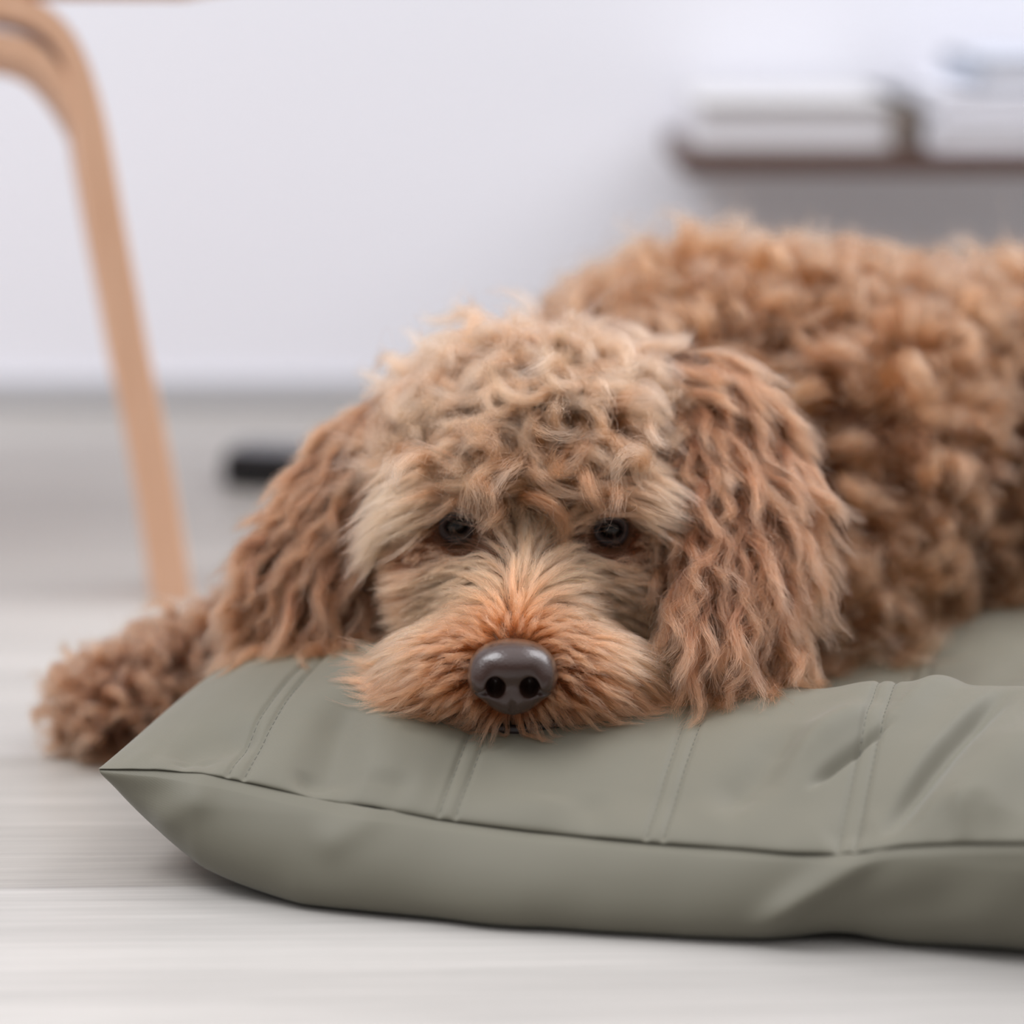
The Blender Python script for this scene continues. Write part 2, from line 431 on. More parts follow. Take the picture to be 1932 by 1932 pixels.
u_a = on_v0(1590, 1640)[0]
wr = wr + (fold_uz(u_a + 0.012, 0.043, u_a - 0.03, 0.012, 0.006, 0.0055) + fold_uz(u_a + 0.05, 0.030, u_a - 0.02, 0.006, 0.010, -0.0022)
           + fold_uz(0.055, 0.048, 0.03, 0.03, 0.008, 0.003) + fold_uz(0.135, 0.047, 0.11, 0.03, 0.008, 0.003) + fold_uz(u_a + 0.10, 0.0, u_a + 0.05, 0.018, 0.014, 0.003)) * (VB < 0.1)
lift = 0.006 * np.exp(-((UB - (u_a - 0.002)) / 0.016) ** 2) + 0.010 * sstep(u_a + 0.085, u_a + 0.13, UB) * (UB < 0.5)
ZB2 = ZB + lift * 0.5 * (DV < 0.07) * np.clip(1 - ZB / 0.03, 0, 1)
VBs = VB - np.where(VB < CV / 2, bulge + wr, -bulge) + (VB < CV / 2) * 0.0016 * np.exp(-(seam_z(UB) - ZB) / 0.0010)
BX, BY = to_xy(UB, VBs)
mesh_obj('bottom_panel', np.stack([BX, BY, ZB2 - 0.0007], -1).reshape(-1, 3), [f[::-1] for f in grid_faces(len(ub), len(vb))], m_fab, cush)
# stitch rows: short sewn threads lying on the top panel
for k, s in enumerate(ST[:5]):
    for o in (-SGAP, SGAP):
        V, F = [], []
        v = 0.004
        while v < (0.34 if k > 2 else 0.2):
            vv = np.linspace(v, v + 0.0026, 5)
            X, Y = to_xy(np.full(5, s + o), vv); Z = top_z(X, Y) + 0.00004
            a, b = tube(np.stack([X, Y, Z], -1), np.array([0.6, 1, 1, 1, 0.6]) * 0.00022, 5)
            F += [[i + len(V) for i in f] for f in b]; V += a
            v += 0.0040
        mesh_obj('stitch_row', V, F, m_thr, cush)

# ------------------------------------------------------------------ dog
m_skin, nd, lk, pr = material('dog_skin', 0.7, srgb(150, 104, 74), 0.2)
nz = nd.new('ShaderNodeTexNoise'); nz.inputs['Scale'].default_value = 60
rp = nd.new('ShaderNodeValToRGB'); rp.color_ramp.elements[0].color = srgb(62, 40, 28); rp.color_ramp.elements[1].color = srgb(104, 70, 50)
lk.new(nz.outputs['Fac'], rp.inputs[0]); lk.new(rp.outputs[0], pr.inputs['Base Color'])
bV, bF = surface_nets(sd_body, (-0.25, 1.17, -0.005), (0.46, 1.73, 0.27), 0.0036)
dog = mesh_obj('dog', bV, bF, m_skin)
set_base(dog, (0.10, 1.45, 0.0))
tag(dog, 'curly apricot brown dog lying with its chin on the grey green cushion', 'dog')

def sample(V, Fq, n, keep=None):
    V = np.asarray(V); Fq = np.asarray(Fq)
    a, b, c, d = (V[Fq[:, k]] for k in range(4))
    ar = 0.5 * (np.linalg.norm(np.cross(b - a, c - a), axis=1) + np.linalg.norm(np.cross(c - a, d - a), axis=1))
    if keep is not None: ar = ar * keep((a + b + c + d) / 4)
    f = rng.choice(len(Fq), n, p=ar / ar.sum())
    s, t = rng.random(n)[:, None], rng.random(n)[:, None]
    return (a[f] * (1 - s) + b[f] * s) * (1 - t) + (d[f] * (1 - s) + c[f] * s) * t

def hair_material(name, tip):
    m = bpy.data.materials.new(name); m.use_nodes = True
    nd, lk = m.node_tree.nodes, m.node_tree.links
    nd.clear()
    out = nd.new('ShaderNodeOutputMaterial')
    at_ = nd.new('ShaderNodeAttribute'); at_.attribute_name = 'fur_colour'
    hi = nd.new('ShaderNodeHairInfo')
    mr = nd.new('ShaderNodeMapRange'); mr.inputs['From Min'].default_value = 0.15; mr.inputs['To Min'].default_value = 0.0; mr.inputs['To Max'].default_value = tip[3]
    lk.new(hi.outputs['Intercept'], mr.inputs['Value'])
    mix = nd.new('ShaderNodeMix'); mix.data_type = 'RGBA'; mix.inputs['B'].default_value = (tip[0], tip[1], tip[2], 1)
    A = [i for i in mix.inputs if i.name == 'A' and i.type == 'RGBA'][0]; B = [i for i in mix.inputs if i.name == 'B' and i.type == 'RGBA'][0]
    B.default_value = (tip[0], tip[1], tip[2], 1)
    tm = nd.new('ShaderNodeMath'); tm.operation = 'MULTIPLY'; lk.new(mr.outputs[0], tm.inputs[0]); lk.new(at_.outputs['Alpha'], tm.inputs[1])
    lk.new(tm.outputs[0], mix.inputs['Factor']); lk.new(at_.outputs['Color'], A)
    R = [o for o in mix.outputs if o.type == 'RGBA'][0]
    h = nd.new('ShaderNodeBsdfHairPrincipled'); h.model = 'CHIANG'; h.parametrization = 'COLOR'
    lk.new(R, h.inputs['Color'])
    h.inputs['Roughness'].default_value = 0.33; h.inputs['Radial Roughness'].default_value = 0.45
    h.inputs['IOR'].default_value = 1.45
    lk.new(h.outputs[0], out.inputs['Surface'])
    return m

def fur_object(name, pts, rad, colour, mat, parent, tip=1.0):
    n, k, _ = pts.shape
    hc = bpy.data.hair_curves.new(name)
    hc.add_curves([k] * n)
    hc.attributes['position'].data.foreach_set('vector', pts.astype(np.float32).ravel())
    ra = hc.attributes.get('radius') or hc.attributes.new('radius', 'FLOAT', 'POINT')
    prof = 1 - 0.75 * np.linspace(0, 1, k) ** 2
    ra.data.foreach_set('value', (np.asarray(rad).reshape(-1, 1) * prof[None]).astype(np.float32).ravel())
    ca = hc.attributes.new('fur_colour', 'FLOAT_COLOR', 'CURVE')
    ca.data.foreach_set('color', np.concatenate([colour, np.broadcast_to(np.asarray(tip, float).reshape(-1, 1), (n, 1))], 1).astype(np.float32).ravel())
    hc.materials.append(mat)
    o = bpy.data.objects.new(name, hc); COL.objects.link(o)
    attach(o, parent)
    return o

def push_out(p, fn, off):
    s = fn(p); n = grad(fn, p)
    return p + n * np.maximum(off - s, 0)[..., None]

def above_cushion(P):
    z = np.maximum(top_z(P[..., 0], P[..., 1]), 0.0) + 0.0012
    P[..., 2] = np.maximum(P[..., 2], z)
    return P

def grow(P, N, fn, nclump, par, K, clump=0.75, lock_r=0.003, frizz=0.0015, fly=0.03, seed=0, lenvar=0.35, wave=False):
    """strands gathered into curling locks; par(p, n) gives length, lift, comb, curl radius, curl turns, droop of each lock"""
    r = np.random.default_rng(seed)
    n = len(P); M = nclump
    ci = r.choice(n, M, replace=False); pc, nc = P[ci], N[ci]
    q = par(pc, nc, r)
    L = q['len'] * (1 + 0.35 * (r.random(M) - 0.5) * 2)
    lift = q['lift'][:, None]; comb = q['comb']
    comb = nrm(comb - nc * np.sum(comb * nc, 1, keepdims=True) * 0.7 + r.normal(size=(M, 3)) * q.get('jit', 0.2))
    d = nrm(nc * lift + comb * (1 - lift))
    G = np.empty((M, K + 1, 3)); G[:, 0] = pc; p = pc.copy()
    for k in range(1, K + 1):
        t = k / K
        d = nrm(d + comb * q.get('turn', 0.25) + np.array([0, 0, -1.0]) * q['droop'][:, None])
        p = p + d * (L / K)[:, None]
        if fn is not None:
            s = fn(p); off = 0.0015 + 0.004 * min(t * 3, 1)
            bad = s < off
            if bad.any():
                g_ = grad(fn, p[bad]); p[bad] += g_ * (off - s[bad])[:, None]
        p = above_cushion(p)
        d = nrm(p - G[:, k - 1])
        G[:, k] = p
    t = np.linspace(0, 1, K + 1)
    T = nrm(np.gradient(G, axis=1))
    ref = nc[:, None, :] + 0 * T
    B1 = nrm(np.cross(T, ref) + 1e-5); B2 = np.cross(T, B1)
    hand = np.where(r.random(M) < 0.5, -1, 1)[:, None]
    ph = (r.random(M) * 2 * np.pi)[:, None] + hand * 2 * np.pi * (q['turns'] * (1 + 0.5 * (r.random(M) - 0.5)))[:, None] * t[None] ** 0.9
    R = (q['curl'] * (0.6 + 0.8 * r.random(M)))[:, None] * sstep(0.02, 0.35, t)[None]
    w2 = 0.35 if wave else 1.0
    G = G + (R * np.cos(ph))[..., None] * B1 + (R * np.sin(ph) * w2)[..., None] * B2 + (R * (0.5 if not wave else 0.2))[..., None] * ref
    G = above_cushion(G)
    kd = KDTree(M)
    for i in range(M): kd.insert(pc[i], i)
    kd.balance()
    own = np.array([kd.find(x)[1] for x in P])
    lf = 1 - lenvar * r.random(n) ** 1.5
    isfly = r.random(n) < fly
    cl = np.where(isfly, 0.15, clump * (0.85 + 0.3 * r.random(n)))
    x = lf[:, None] * t[None] * K
    i0 = np.minimum(x.astype(int), K - 1); fr = (x - i0)[..., None]
    g = G[own]
    idx = np.arange(n)[:, None]
    pos = g[idx, i0] * (1 - fr) + g[idx, i0 + 1] * fr
    del g
    wgt = 1 - np.clip(cl, 0, 1)[:, None] * sstep(0, 0.55, t)[None]
    pos += (P - pc[own])[:, None, :] * wgt[..., None]
    ball = r.normal(size=(n, 3)) * lock_r * 0.55
    pos += ball[:, None, :] * (np.sin(np.pi * np.clip(t * 0.8 + 0.02, 0, 1)) ** 0.8)[None, :, None]
    fz = frizz * np.where(isfly, 3.5, 1.0)
    for _ in range(2):
        dv = r.normal(size=(n, 3)) * fz[:, None]
        f_ = 0.6 + 1.6 * r.random(n); p0 = r.random(n) * 6.28
        pos += dv[:, None, :] * (np.sin(f_[:, None] * 6.28 * t[None] + p0[:, None]) * t[None])[..., None]
    pos[:, 0] = P
    pos = above_cushion(pos)
    return pos, own, pc

def clear_eyes(pos, own, P, keep=0.05, seed=0):
    r = np.random.default_rng(seed)
    bad = np.zeros(len(pos), bool)
    for e in (EYE_L, EYE_R):
        q = pos - e
        y = np.clip(q[..., 1], -0.03, 0.004)
        up = np.where(q[..., 2] > 0, 1.0, 1.05)              # brow hair may hang over the upper lid
        dist = np.sqrt(q[..., 0] ** 2 + (q[..., 1] - y) ** 2 + (q[..., 2] * up) ** 2)
        bad |= (dist < 0.0096).any(1)
    ok = ~bad | (r.random(len(pos)) < keep)
    return pos[ok], own[ok], P[ok]
def colour_of(base, own, M, r, clumpvar=0.14, hairvar=0.16):
    cv = 1 + clumpvar * r.normal(size=M)[own]; hv = (1 + 1.3 * hairvar * r.normal(size=len(own))) * np.where(r.random(len(own)) < 0.06, 1.7, 1.0)
    warm = 0.05 * r.normal(size=M)[own]
    c = base * (cv * hv)[:, None]
    c[:, 0] *= 1 + warm; c[:, 2] *= 1 - warm
    return np.clip(c, 0.01, 0.9)

def lin(r_, g_, b_): return np.array(srgb(r_, g_, b_)[:3])

Q = 1.0   # strand count factor
head_zone = lambda P: ((P[..., 1] < 1.392) & (P[..., 0] > -0.075) & (P[..., 0] < 0.095) & (P[..., 2] > 0.062)).astype(float)
eye_far = lambda P: np.minimum(np.linalg.norm(P - EYE_L, axis=-1), np.linalg.norm(P - EYE_R, axis=-1))
def face_w(P):      # 1 on the muzzle and round the eyes, 0 on the crown
    px, py = proj(P)
    c = 932 - 62 * sstep(50, 150, np.abs(px - 1005))
    return sstep(-24, 24, py - c) * (P[..., 1] < 1.33)
m_head = hair_material('topknot_hair', (*lin(246, 172, 136), 0.64))
m_face = hair_material('face_hair', (*lin(240, 154, 118), 0.48))
m_ear = hair_material('ear_hair', (*lin(206, 136, 100), 0.47))
m_coat = hair_material('coat_hair', (*lin(194, 140, 108), 0.44))
DOWN = np.array([0, 0, -1.0])

# crown curls
def par_top(p, n, r):
    M = len(p)
    rnd = nrm(r.normal(size=(M, 3)))
    sgn = (p[:, 0] - HX) / 0.05
    comb = rnd * 0.75 + np.stack([sgn * 0.5, -0.35 + 0 * sgn, -0.35 + 0 * sgn], 1)
    return dict(len=np.full(M, 0.040), lift=np.full(M, 0.58), comb=comb, curl=np.full(M, 0.0055), turns=np.full(M, 1.1), droop=np.full(M, 0.03), turn=0.22, jit=0.25)
rng = np.random.default_rng(201)
P = sample(bV, bF, int(95000 * Q), lambda c: head_zone(c) * (face_w(c) < rng.random(c.shape[:-1])) * (c[..., 1] > 1.262) * (c[..., 2] > 0.11) * (eye_far(c) > 0.016))
N = grad(sd_body, P)
pos, own, pc = grow(P, N, sd_head, 720, par_top, 16, clump=0.88, lock_r=0.0036, frizz=0.0012, fly=0.10, seed=1)
pos, own, P = clear_eyes(pos, own, P, 0.02, 1)
r = np.random.default_rng(11)
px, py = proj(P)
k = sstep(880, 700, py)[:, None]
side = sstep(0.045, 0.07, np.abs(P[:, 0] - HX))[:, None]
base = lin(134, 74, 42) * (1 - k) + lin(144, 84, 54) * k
base = base * (1 - 0.25 * side)
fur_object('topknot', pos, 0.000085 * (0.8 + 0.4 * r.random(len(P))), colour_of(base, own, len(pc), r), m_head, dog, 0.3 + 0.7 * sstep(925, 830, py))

# muzzle and face hair, growing away from the nose
def par_face(p, n, r):
    M = len(p)
    rad = p - (NOSE + np.array([0, 0.012, -0.004]))
    rad = nrm(rad - n * np.sum(rad * n, 1, keepdims=True))
    px, py = proj(p)
    sx = np.clip((p[:, 0] - (NOSE[0] + (HX - NOSE[0]) * sstep(1.2, 1.27, p[:, 1]))) / 0.012, -1, 1)
    side = np.stack([sx, 0 * sx, 0 * sx], 1)
    muz = sstep(1.275, 1.245, p[:, 1])[:, None]
    comb_m = rad * 0.65 + side * 1.1 * sstep(0.0135, 0.028, np.linalg.norm(p - NOSE, axis=1))[:, None] + DOWN * 0.38 * np.abs(sx)[:, None]
    brow = sstep(1025, 975, py)[:, None]
    outer = sstep(0.012, 0.03, np.abs(p[:, 0] - HX))[:, None]
    comb_b = side * 1.0 + np.array([0, -0.12, -0.42]) + 0 * p
    comb_c = rad * 0.55 + side * 0.5 + DOWN * 0.5
    between = rad * 0.4 + np.array([0, 0, 0.6]) + side * 0.25
    up = (1 - muz) * (brow * outer)
    comb = comb_m * muz + (1 - muz) * (comb_b * brow * outer + comb_c * (1 - brow) * outer + between * (1 - outer))
    L = 0.029 * muz[:, 0] + (1 - muz[:, 0]) * (0.036 * brow[:, 0] + 0.016 * (1 - brow[:, 0]))
    dn = np.linalg.norm(p - NOSE, axis=1)
    L = L * (0.45 + 0.55 * sstep(0.018, 0.042, dn))
    low = sstep(0.088, 0.074, p[:, 2]) * muz[:, 0]
    L = L * (1 + 0.30 * low + 0.35 * low * (r.random(M) < 0.2))
    ed = eye_far(p)
    ab = (py < 1000) & (ed < 0.03)
    L = np.where((ed < 0.022) & (~ab), np.minimum(L, 0.009), L)
    lift = 0.05 * muz[:, 0] + 0.20 * (1 - muz[:, 0])
    return dict(len=L, lift=lift, comb=comb, curl=0.0009 + 0.0008 * brow[:, 0] * (1 - muz[:, 0]), turns=np.full(M, 0.7), droop=0.04 + 0.085 * muz[:, 0] * np.abs(sx), turn=0.3, jit=0.07)
rng = np.random.default_rng(202)
P = sample(bV, bF, int(120000 * Q), lambda c: head_zone(c) * (face_w(c) > rng.random(c.shape[:-1])) * (np.linalg.norm(c - NOSE, axis=-1) > 0.0160) * (eye_far(c) > 0.0098))
N = grad(sd_head, P)
pos, own, pc = grow(P, N, sd_head, 4600, par_face, 10, clump=0.42, lock_r=0.0008, frizz=0.0006, fly=0.04, seed=2, lenvar=0.38)
pos, own, P = clear_eyes(pos, own, P, 0.02, 2)
r = np.random.default_rng(12)
px, py = proj(P)
dn = np.linalg.norm(P - NOSE, axis=1)
orange, cream, mid, rust = lin(162, 82, 46), lin(240, 136, 100), lin(158, 80, 50), lin(104, 56, 36)
a = np.maximum(sstep(0.026, 0.054, dn) * sstep(0.084, 0.100, P[:, 2]), sstep(0.040, 0.070, dn))[:, None]
base = orange * (1 - a) + cream * a
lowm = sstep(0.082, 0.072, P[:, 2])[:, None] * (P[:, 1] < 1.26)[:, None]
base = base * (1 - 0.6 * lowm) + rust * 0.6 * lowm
bw = sstep(0.03, 0.048, np.abs(P[:, 0] - HX))[:, None]
fc = sstep(1.250, 1.275, P[:, 1])[:, None]
bw = bw * sstep(1045, 1000, py)[:, None]
base = base * (1 - fc) + (mid * (1 - bw) + cream * bw) * fc
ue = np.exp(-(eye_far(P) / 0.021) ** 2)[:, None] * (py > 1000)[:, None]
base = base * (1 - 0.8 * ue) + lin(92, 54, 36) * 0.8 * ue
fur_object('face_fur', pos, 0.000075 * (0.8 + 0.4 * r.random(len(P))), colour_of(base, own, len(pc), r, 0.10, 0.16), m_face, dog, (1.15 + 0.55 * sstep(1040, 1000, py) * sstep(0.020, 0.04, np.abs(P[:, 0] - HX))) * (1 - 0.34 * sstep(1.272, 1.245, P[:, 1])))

# torso coat
def par_coat(p, n, r):
    M = len(p)
    comb = nrm(r.normal(size=(M, 3))) * 0.8 + np.array([0.4, 0.1, -0.5])
    return dict(len=np.full(M, 0.038), lift=np.full(M, 0.52), comb=comb, curl=np.full(M, 0.0075), turns=np.full(M, 1.2), droop=np.full(M, 0.05), turn=0.2, jit=0.2)
is_leg = lambda c: (c[..., 0] < -0.06) & (c[..., 1] > 1.33)
rng = np.random.default_rng(203)
P = sample(bV, bF, int(70000 * Q), lambda c: (1 - head_zone(c)) * (~is_leg(c)) * (c[..., 1] < 1.75) * (c[..., 2] > 0.045))
N = grad(sd_body, P)
pos, own, pc = grow(P, N, sd_body, 1300, par_coat, 13, clump=0.80, lock_r=0.0045, frizz=0.0022, fly=0.08, seed=3)
r = np.random.default_rng(13)
base = np.tile(lin(116, 70, 42), (len(P), 1))
fur_object('body_coat', pos, 0.00019 * (0.8 + 0.4 * r.random(len(P))), colour_of(base, own, len(pc), r, 0.2, 0.12), m_coat, dog)

# stretched foreleg
def par_leg(p, n, r):
    M = len(p)
    comb = nrm(r.normal(size=(M, 3))) * 0.8 + np.array([-0.5, -0.4, -0.3])
    return dict(len=np.full(M, 0.021), lift=np.full(M, 0.55), comb=comb, curl=np.full(M, 0.0040), turns=np.full(M, 1.2), droop=np.full(M, 0.05), turn=0.2, jit=0.2)
rng = np.random.default_rng(204)
P = sample(bV, bF, int(26000 * Q), lambda c: is_leg(c).astype(float) * (c[..., 2] > 0.004))
N = grad(sd_body, P)
pos, own, pc = grow(P, N, sd_body, 620, par_leg, 12, clump=0.85, lock_r=0.003, frizz=0.0013, fly=0.02, seed=4)
r = np.random.default_rng(14)
base = np.tile(lin(94, 58, 38), (len(P), 1))
fur_object('foreleg_fur', pos, 0.00014 * (0.8 + 0.4 * r.random(len(P))), colour_of(base, own, len(pc), r, 0.2, 0.12), m_coat, dog)

# ears: soft flaps hanging from the sides of the skull
def ear(px_line, widths, thick, seed, tipdir, nh):
    C = np.array([at(x, y, d) for x, y, d in px_line]); n0 = len(C)
    tt = np.linspace(0, 1, 22); ti = np.linspace(0, 1, n0)
    Cc = np.stack([np.interp(tt, ti, C[:, k]) for k in range(3)], 1)
    for _ in range(4): Cc[1:-1] = 0.25 * Cc[:-2] + 0.5 * Cc[1:-1] + 0.25 * Cc[2:]
    W = np.interp(tt, ti, widths)
    T = nrm(np.gradient(Cc, axis=0))
    wd = nrm(np.cross(T, np.array(tipdir)[None] + 0 * T)); nn = np.cross(wd, T)
    th = np.linspace(0, 2 * np.pi, 28, endpoint=False)
    taper = np.sqrt(np.clip(1 - ((tt - 0.5) * 2) ** 6, 0.02, 1))
    V = Cc[None] + (np.cos(th)[:, None, None] * (W * taper)[None, :, None]) * wd[None] + (np.sin(th)[:, None, None] * (thick * taper)[None, :, None]) * nn[None]
    V = V.reshape(-1, 3); V = above_cushion(V)
    F = grid_faces(28, 22, True)
    o = mesh_obj('ear', V.tolist(), F + [[i * 22 for i in range(28)][::-1], [i * 22 + 21 for i in range(28)]], m_skin, dog)
    global rng
    rng = np.random.default_rng(300 + seed)
    P = sample(V, F, nh)
    kd = KDTree(22)
    for i in range(22): kd.insert(Cc[i], i)
    kd.balance()
    wi = np.array([kd.find(x)[1] for x in P])
    # outward normal of the flattened section
    rel = P - Cc[wi]
    a = np.sum(rel * wd[wi], 1) / np.maximum(W * taper, 0.004)[wi]; b = np.sum(rel * nn[wi], 1) / thick
    N = nrm(wd[wi] * (a / np.maximum(W[wi], 0.01) * thick)[:, None] + nn[wi] * b[:, None])
    def par(p, n, r):
        M = len(p)
        i = np.array([kd.find(x)[1] for x in p])
        s = tt[i]
        rl = p - Cc[i]; fan = np.sum(rl * wd[i], 1) / np.maximum(W[i], 0.01)
        comb = T[i] + wd[i] * (fan * 0.35)[:, None] + DOWN * 0.15
        return dict(len=0.033 + 0.014 * s, lift=0.24 - 0.06 * s, comb=comb, curl=0.0022 + 0.0016 * s, turns=0.8 + 0.8 * s, droop=np.full(M, 0.05), turn=0.25, jit=0.26)
    pos, own, pc = grow(P, N, None, int(nh / 72), par, 16, clump=0.82, lock_r=0.0026, frizz=0.0012, fly=0.04, seed=seed, wave=True)
    pos = above_cushion(pos)
    r = np.random.default_rng(seed + 50)
    s = tt[wi][:, None]
    s2 = sstep(0, 0.35, s)
    base = lin(140, 86, 58) * (1 - s2) + lin(98, 55, 33) * s2
    f = fur_object('ear_fur', pos, 0.00009 * (0.8 + 0.4 * r.random(len(P))), colour_of(base, own, len(pc), r, 0.16, 0.14), m_ear, dog)
    f.parent = o; f.matrix_parent_inverse = o.matrix_world.inverted() @ Matrix.Identity(4)
    return o, f
E1 = ear([(775, 760, 1.350), (705, 860, 1.338), (645, 980, 1.325), (590, 1100, 1.316), (570, 1185, 1.312)], [0.022, 0.026, 0.028, 0.031, 0.028], 0.009, 21, (-0.35, -1, 0.15), int(52000 * Q))
E2 = ear([(1225, 690, 1.346), (1335, 775, 1.322), (1398, 940, 1.290), (1396, 1100, 1.260), (1374, 1222, 1.238)], [0.022, 0.031, 0.032, 0.028, 0.024], 0.010, 22, (0.35, -1, 0.15), int(56000 * Q))
bpy.context.view_layer.update()
for e, f in (E1, E2):
    e.matrix_parent_inverse = Matrix.Translation(-dog.location)
    f.matrix_parent_inverse = Matrix.Identity(4)

# nose
def sd_nose(P):
    q = P - NOSE
    d = ell(q, (0, 0.004, 0.0062), (0.0184, 0.0155, 0.0108))
    for s in (-1, 1):
        d = smin(d, ell(q, (s * 0.0126, 0.001, 0.0005), (0.0074, 0.0110, 0.0088)), 0.004)
    d = smin(d, ell(q, (0, 0.003, -0.0070), (0.0128, 0.0118, 0.0098)), 0.006)
    for s in (-1, 1):
        h = ell(q, (s * 0.0076, -0.0095, -0.0018), (0.0044, 0.0135, 0.0052))
        h = smin(h, cone(q, (s * 0.009, -0.0095, -0.003), (s * 0.0172, -0.0035, -0.0062), 0.0022, 0.0012), 0.0015)
        d = -smin(-d, h, 0.0012)
    g = np.minimum(cone(q, (0, -0.0108, -0.0040), (0, -0.0092, -0.0085), 0.0009, 0.0013), cone(q, (0, -0.0092, -0.0085), (0, -0.0052, -0.0150), 0.0013, 0.0013))
    return -smin(-d, g, 0.0015)
nV, nF = surface_nets(sd_nose, NOSE - 0.026, NOSE + 0.026, 0.00055)
m_nose, nd, lk, pr = material('dog_nose_leather', 0.22, srgb(58, 40, 34), 0.35)
pr.inputs['Coat Weight'].default_value = 0.4; pr.inputs['Coat Roughness'].default_value = 0.12
vo = nd.new('ShaderNodeTexVoronoi'); vo.inputs['Scale'].default_value = 1300
bp = nd.new('ShaderNodeBump'); bp.inputs['Strength'].default_value = 0.35; bp.inputs['Distance'].default_value = 0.0003
tc = nd.new('ShaderNodeTexCoord'); lk.new(tc.outputs['Object'], vo.inputs['Vector'])
lk.new(vo.outputs['Distance'], bp.inputs['Height']); lk.new(bp.outputs[0], pr.inputs['Normal'])
mesh_obj('nose', nV, nF, m_nose, dog)

# eyes with dark lids
m_eye, *_ = material('dark_brown_eye', 0.06, srgb(16, 10, 9), 0.45)
m_lid, *_ = material('dark_eyelid_skin', 0.45, srgb(48, 36, 36), 0.4)
for e in (EYE_L, EYE_R):
    c = e + np.array([0, 0.0055, 0])
    th, ph = np.linspace(0, 2 * np.pi, 32, endpoint=False), np.linspace(0.02, np.pi - 0.02, 20)
    V = [c + 0.0088 * np.array([math.sin(b) * math.cos(a), -math.cos(b), math.sin(b) * math.sin(a)]) for a in th for b in ph]
    mesh_obj('eye', V, grid_faces(32, 20, True), m_eye, dog)
    t_ = np.linspace(0, 2 * np.pi, 48)
    ring = np.stack([c[0] + 0.0072 * np.cos(t_), c[1] - 0.0070 - 0.0012 * np.abs(np.sin(t_)), c[2] + np.where(np.sin(t_) > 0, 0.0066, 0.0058) * np.sin(t_)], 1)
    V, F = tube(ring, 0.0024, 10)
    mesh_obj('eyelid', V, F, m_lid, dog)
# lips showing under the muzzle
m_lip, *_ = material('dark_lip', 0.4, srgb(38, 27, 27), 0.5)
lp = np.array([at(x, y - 6, d + 0.005) for x, y, d in [(800, 1345, 1.212), (860, 1362, 1.200), (930, 1378, 1.192), (980, 1384, 1.190), (1050, 1378, 1.193), (1110, 1362, 1.203), (1170, 1345, 1.215)]])
tt = np.linspace(0, 1, 40); lp = np.stack([np.interp(tt, np.linspace(0, 1, 7), lp[:, k]) for k in range(3)], 1)
lp = above_cushion(lp)
V, F = tube(lp, 0.0022 * (1 - (np.abs(tt - 0.5) * 2) ** 4 * 0.8), 8)
mesh_obj('lip', V, F, m_lip, dog)

# ------------------------------------------------------------------ bentwood chair at the left
m_wood, nd, lk, pr = material('light_beech_wood', 0.5, spec=0.3)
tc = nd.new('ShaderNodeTexCoord'); mp = nd.new('ShaderNodeMapping'); mp.inputs['Scale'].default_value = (40, 40, 5)
nz = nd.new('ShaderNodeTexNoise'); nz.inputs['Scale'].default_value = 3; nz.inputs['Detail'].default_value = 5
rp = nd.new('ShaderNodeValToRGB'); rp.color_ramp.elements[0].color = srgb(216, 168, 136); rp.color_ramp.elements[1].color = srgb(234, 192, 162)
lk.new(tc.outputs['Object'], mp.inputs[0]); lk.new(mp.outputs[0], nz.inputs['Vector']); lk.new(nz.outputs['Fac'], rp.inputs[0]); lk.new(rp.outputs[0], pr.inputs['Base Color'])
CD = 1.70
def strip(pts, deep, name, parent, tilt, d0=CD):
    A = np.array(pts, float)
    C = np.array([at(x, y, d0) for x, y, _ in pts])
    s = np.concatenate([[0], np.cumsum(np.linalg.norm(np.diff(C, axis=0), axis=1))]); t = np.linspace(0, s[-1], 90)
    th = np.interp(t, s, A[:, 2])
    C = np.stack([np.interp(t, s, C[:, k]) for k in range(3)], 1)
    for _ in range(14):
        C[1:-1] = 0.25 * C[:-2] + 0.5 * C[1:-1] + 0.25 * C[2:]; th[1:-1] = 0.25 * th[:-2] + 0.5 * th[1:-1] + 0.25 * th[2:]
    T = nrm(np.gradient(C, axis=0)); n_ = nrm(np.cross(T, np.array([0, 1.0, 0])))
    k = sstep(0.12, 0.33, C[:, 2])
    D = nrm(np.stack([-0.20 - 0.05 * k, np.ones_like(k), -tilt * k], 1))
    prof = [(-1, 0.06), (-0.86, 0.0), (0.86, 0.0), (1, 0.06), (1, 0.94), (0.86, 1), (-0.86, 1), (-1, 0.94)]
    V = np.array([C + (a * th / 2)[:, None] * n_ + (b * deep) * D for a, b in prof]).reshape(-1, 3)
    V[:, 2] = np.maximum(V[:, 2], 0.0)
    F = grid_faces(8, 90, True) + [[i * 90 for i in range(8)], [i * 90 + 89 for i in range(8)][::-1]]
    return mesh_obj(name, V, F, m_wood, parent, smooth=False)
foot = at(325, 1140, CD)
chair = empty('bentwood_chair', (foot[0], foot[1], 0))
tag(chair, 'light wooden bentwood chair with a curved leg, standing at the left', 'chair')
leg_px = [(328, 1142, .0245), (325, 1100, .0245), (292, 900, .0245), (270, 780, .0245), (250, 700, .0245), (230, 580, .0238), (200, 415, .0225), (172, 240, .0215),
          (163, 180, .017), (147, 108, .0130), (118, 50, .0145), (60, 12, .0170), (0, 1, .0170), (-150, 4, .0175), (-420, 4, .0175)]
strip(leg_px, 0.055, 'leg', chair, 0.16)
in_px = [(176, 310, .009), (156, 235, .010), (116, 158, .0130), (79, 111, .0155), (40, 89, .0165), (0, 82, .0165), (-100, 78, .0165), (-420, 78, .0165)]
strip(in_px, 0.053, 'bent_brace', chair, 0.26, CD + 0.0015)
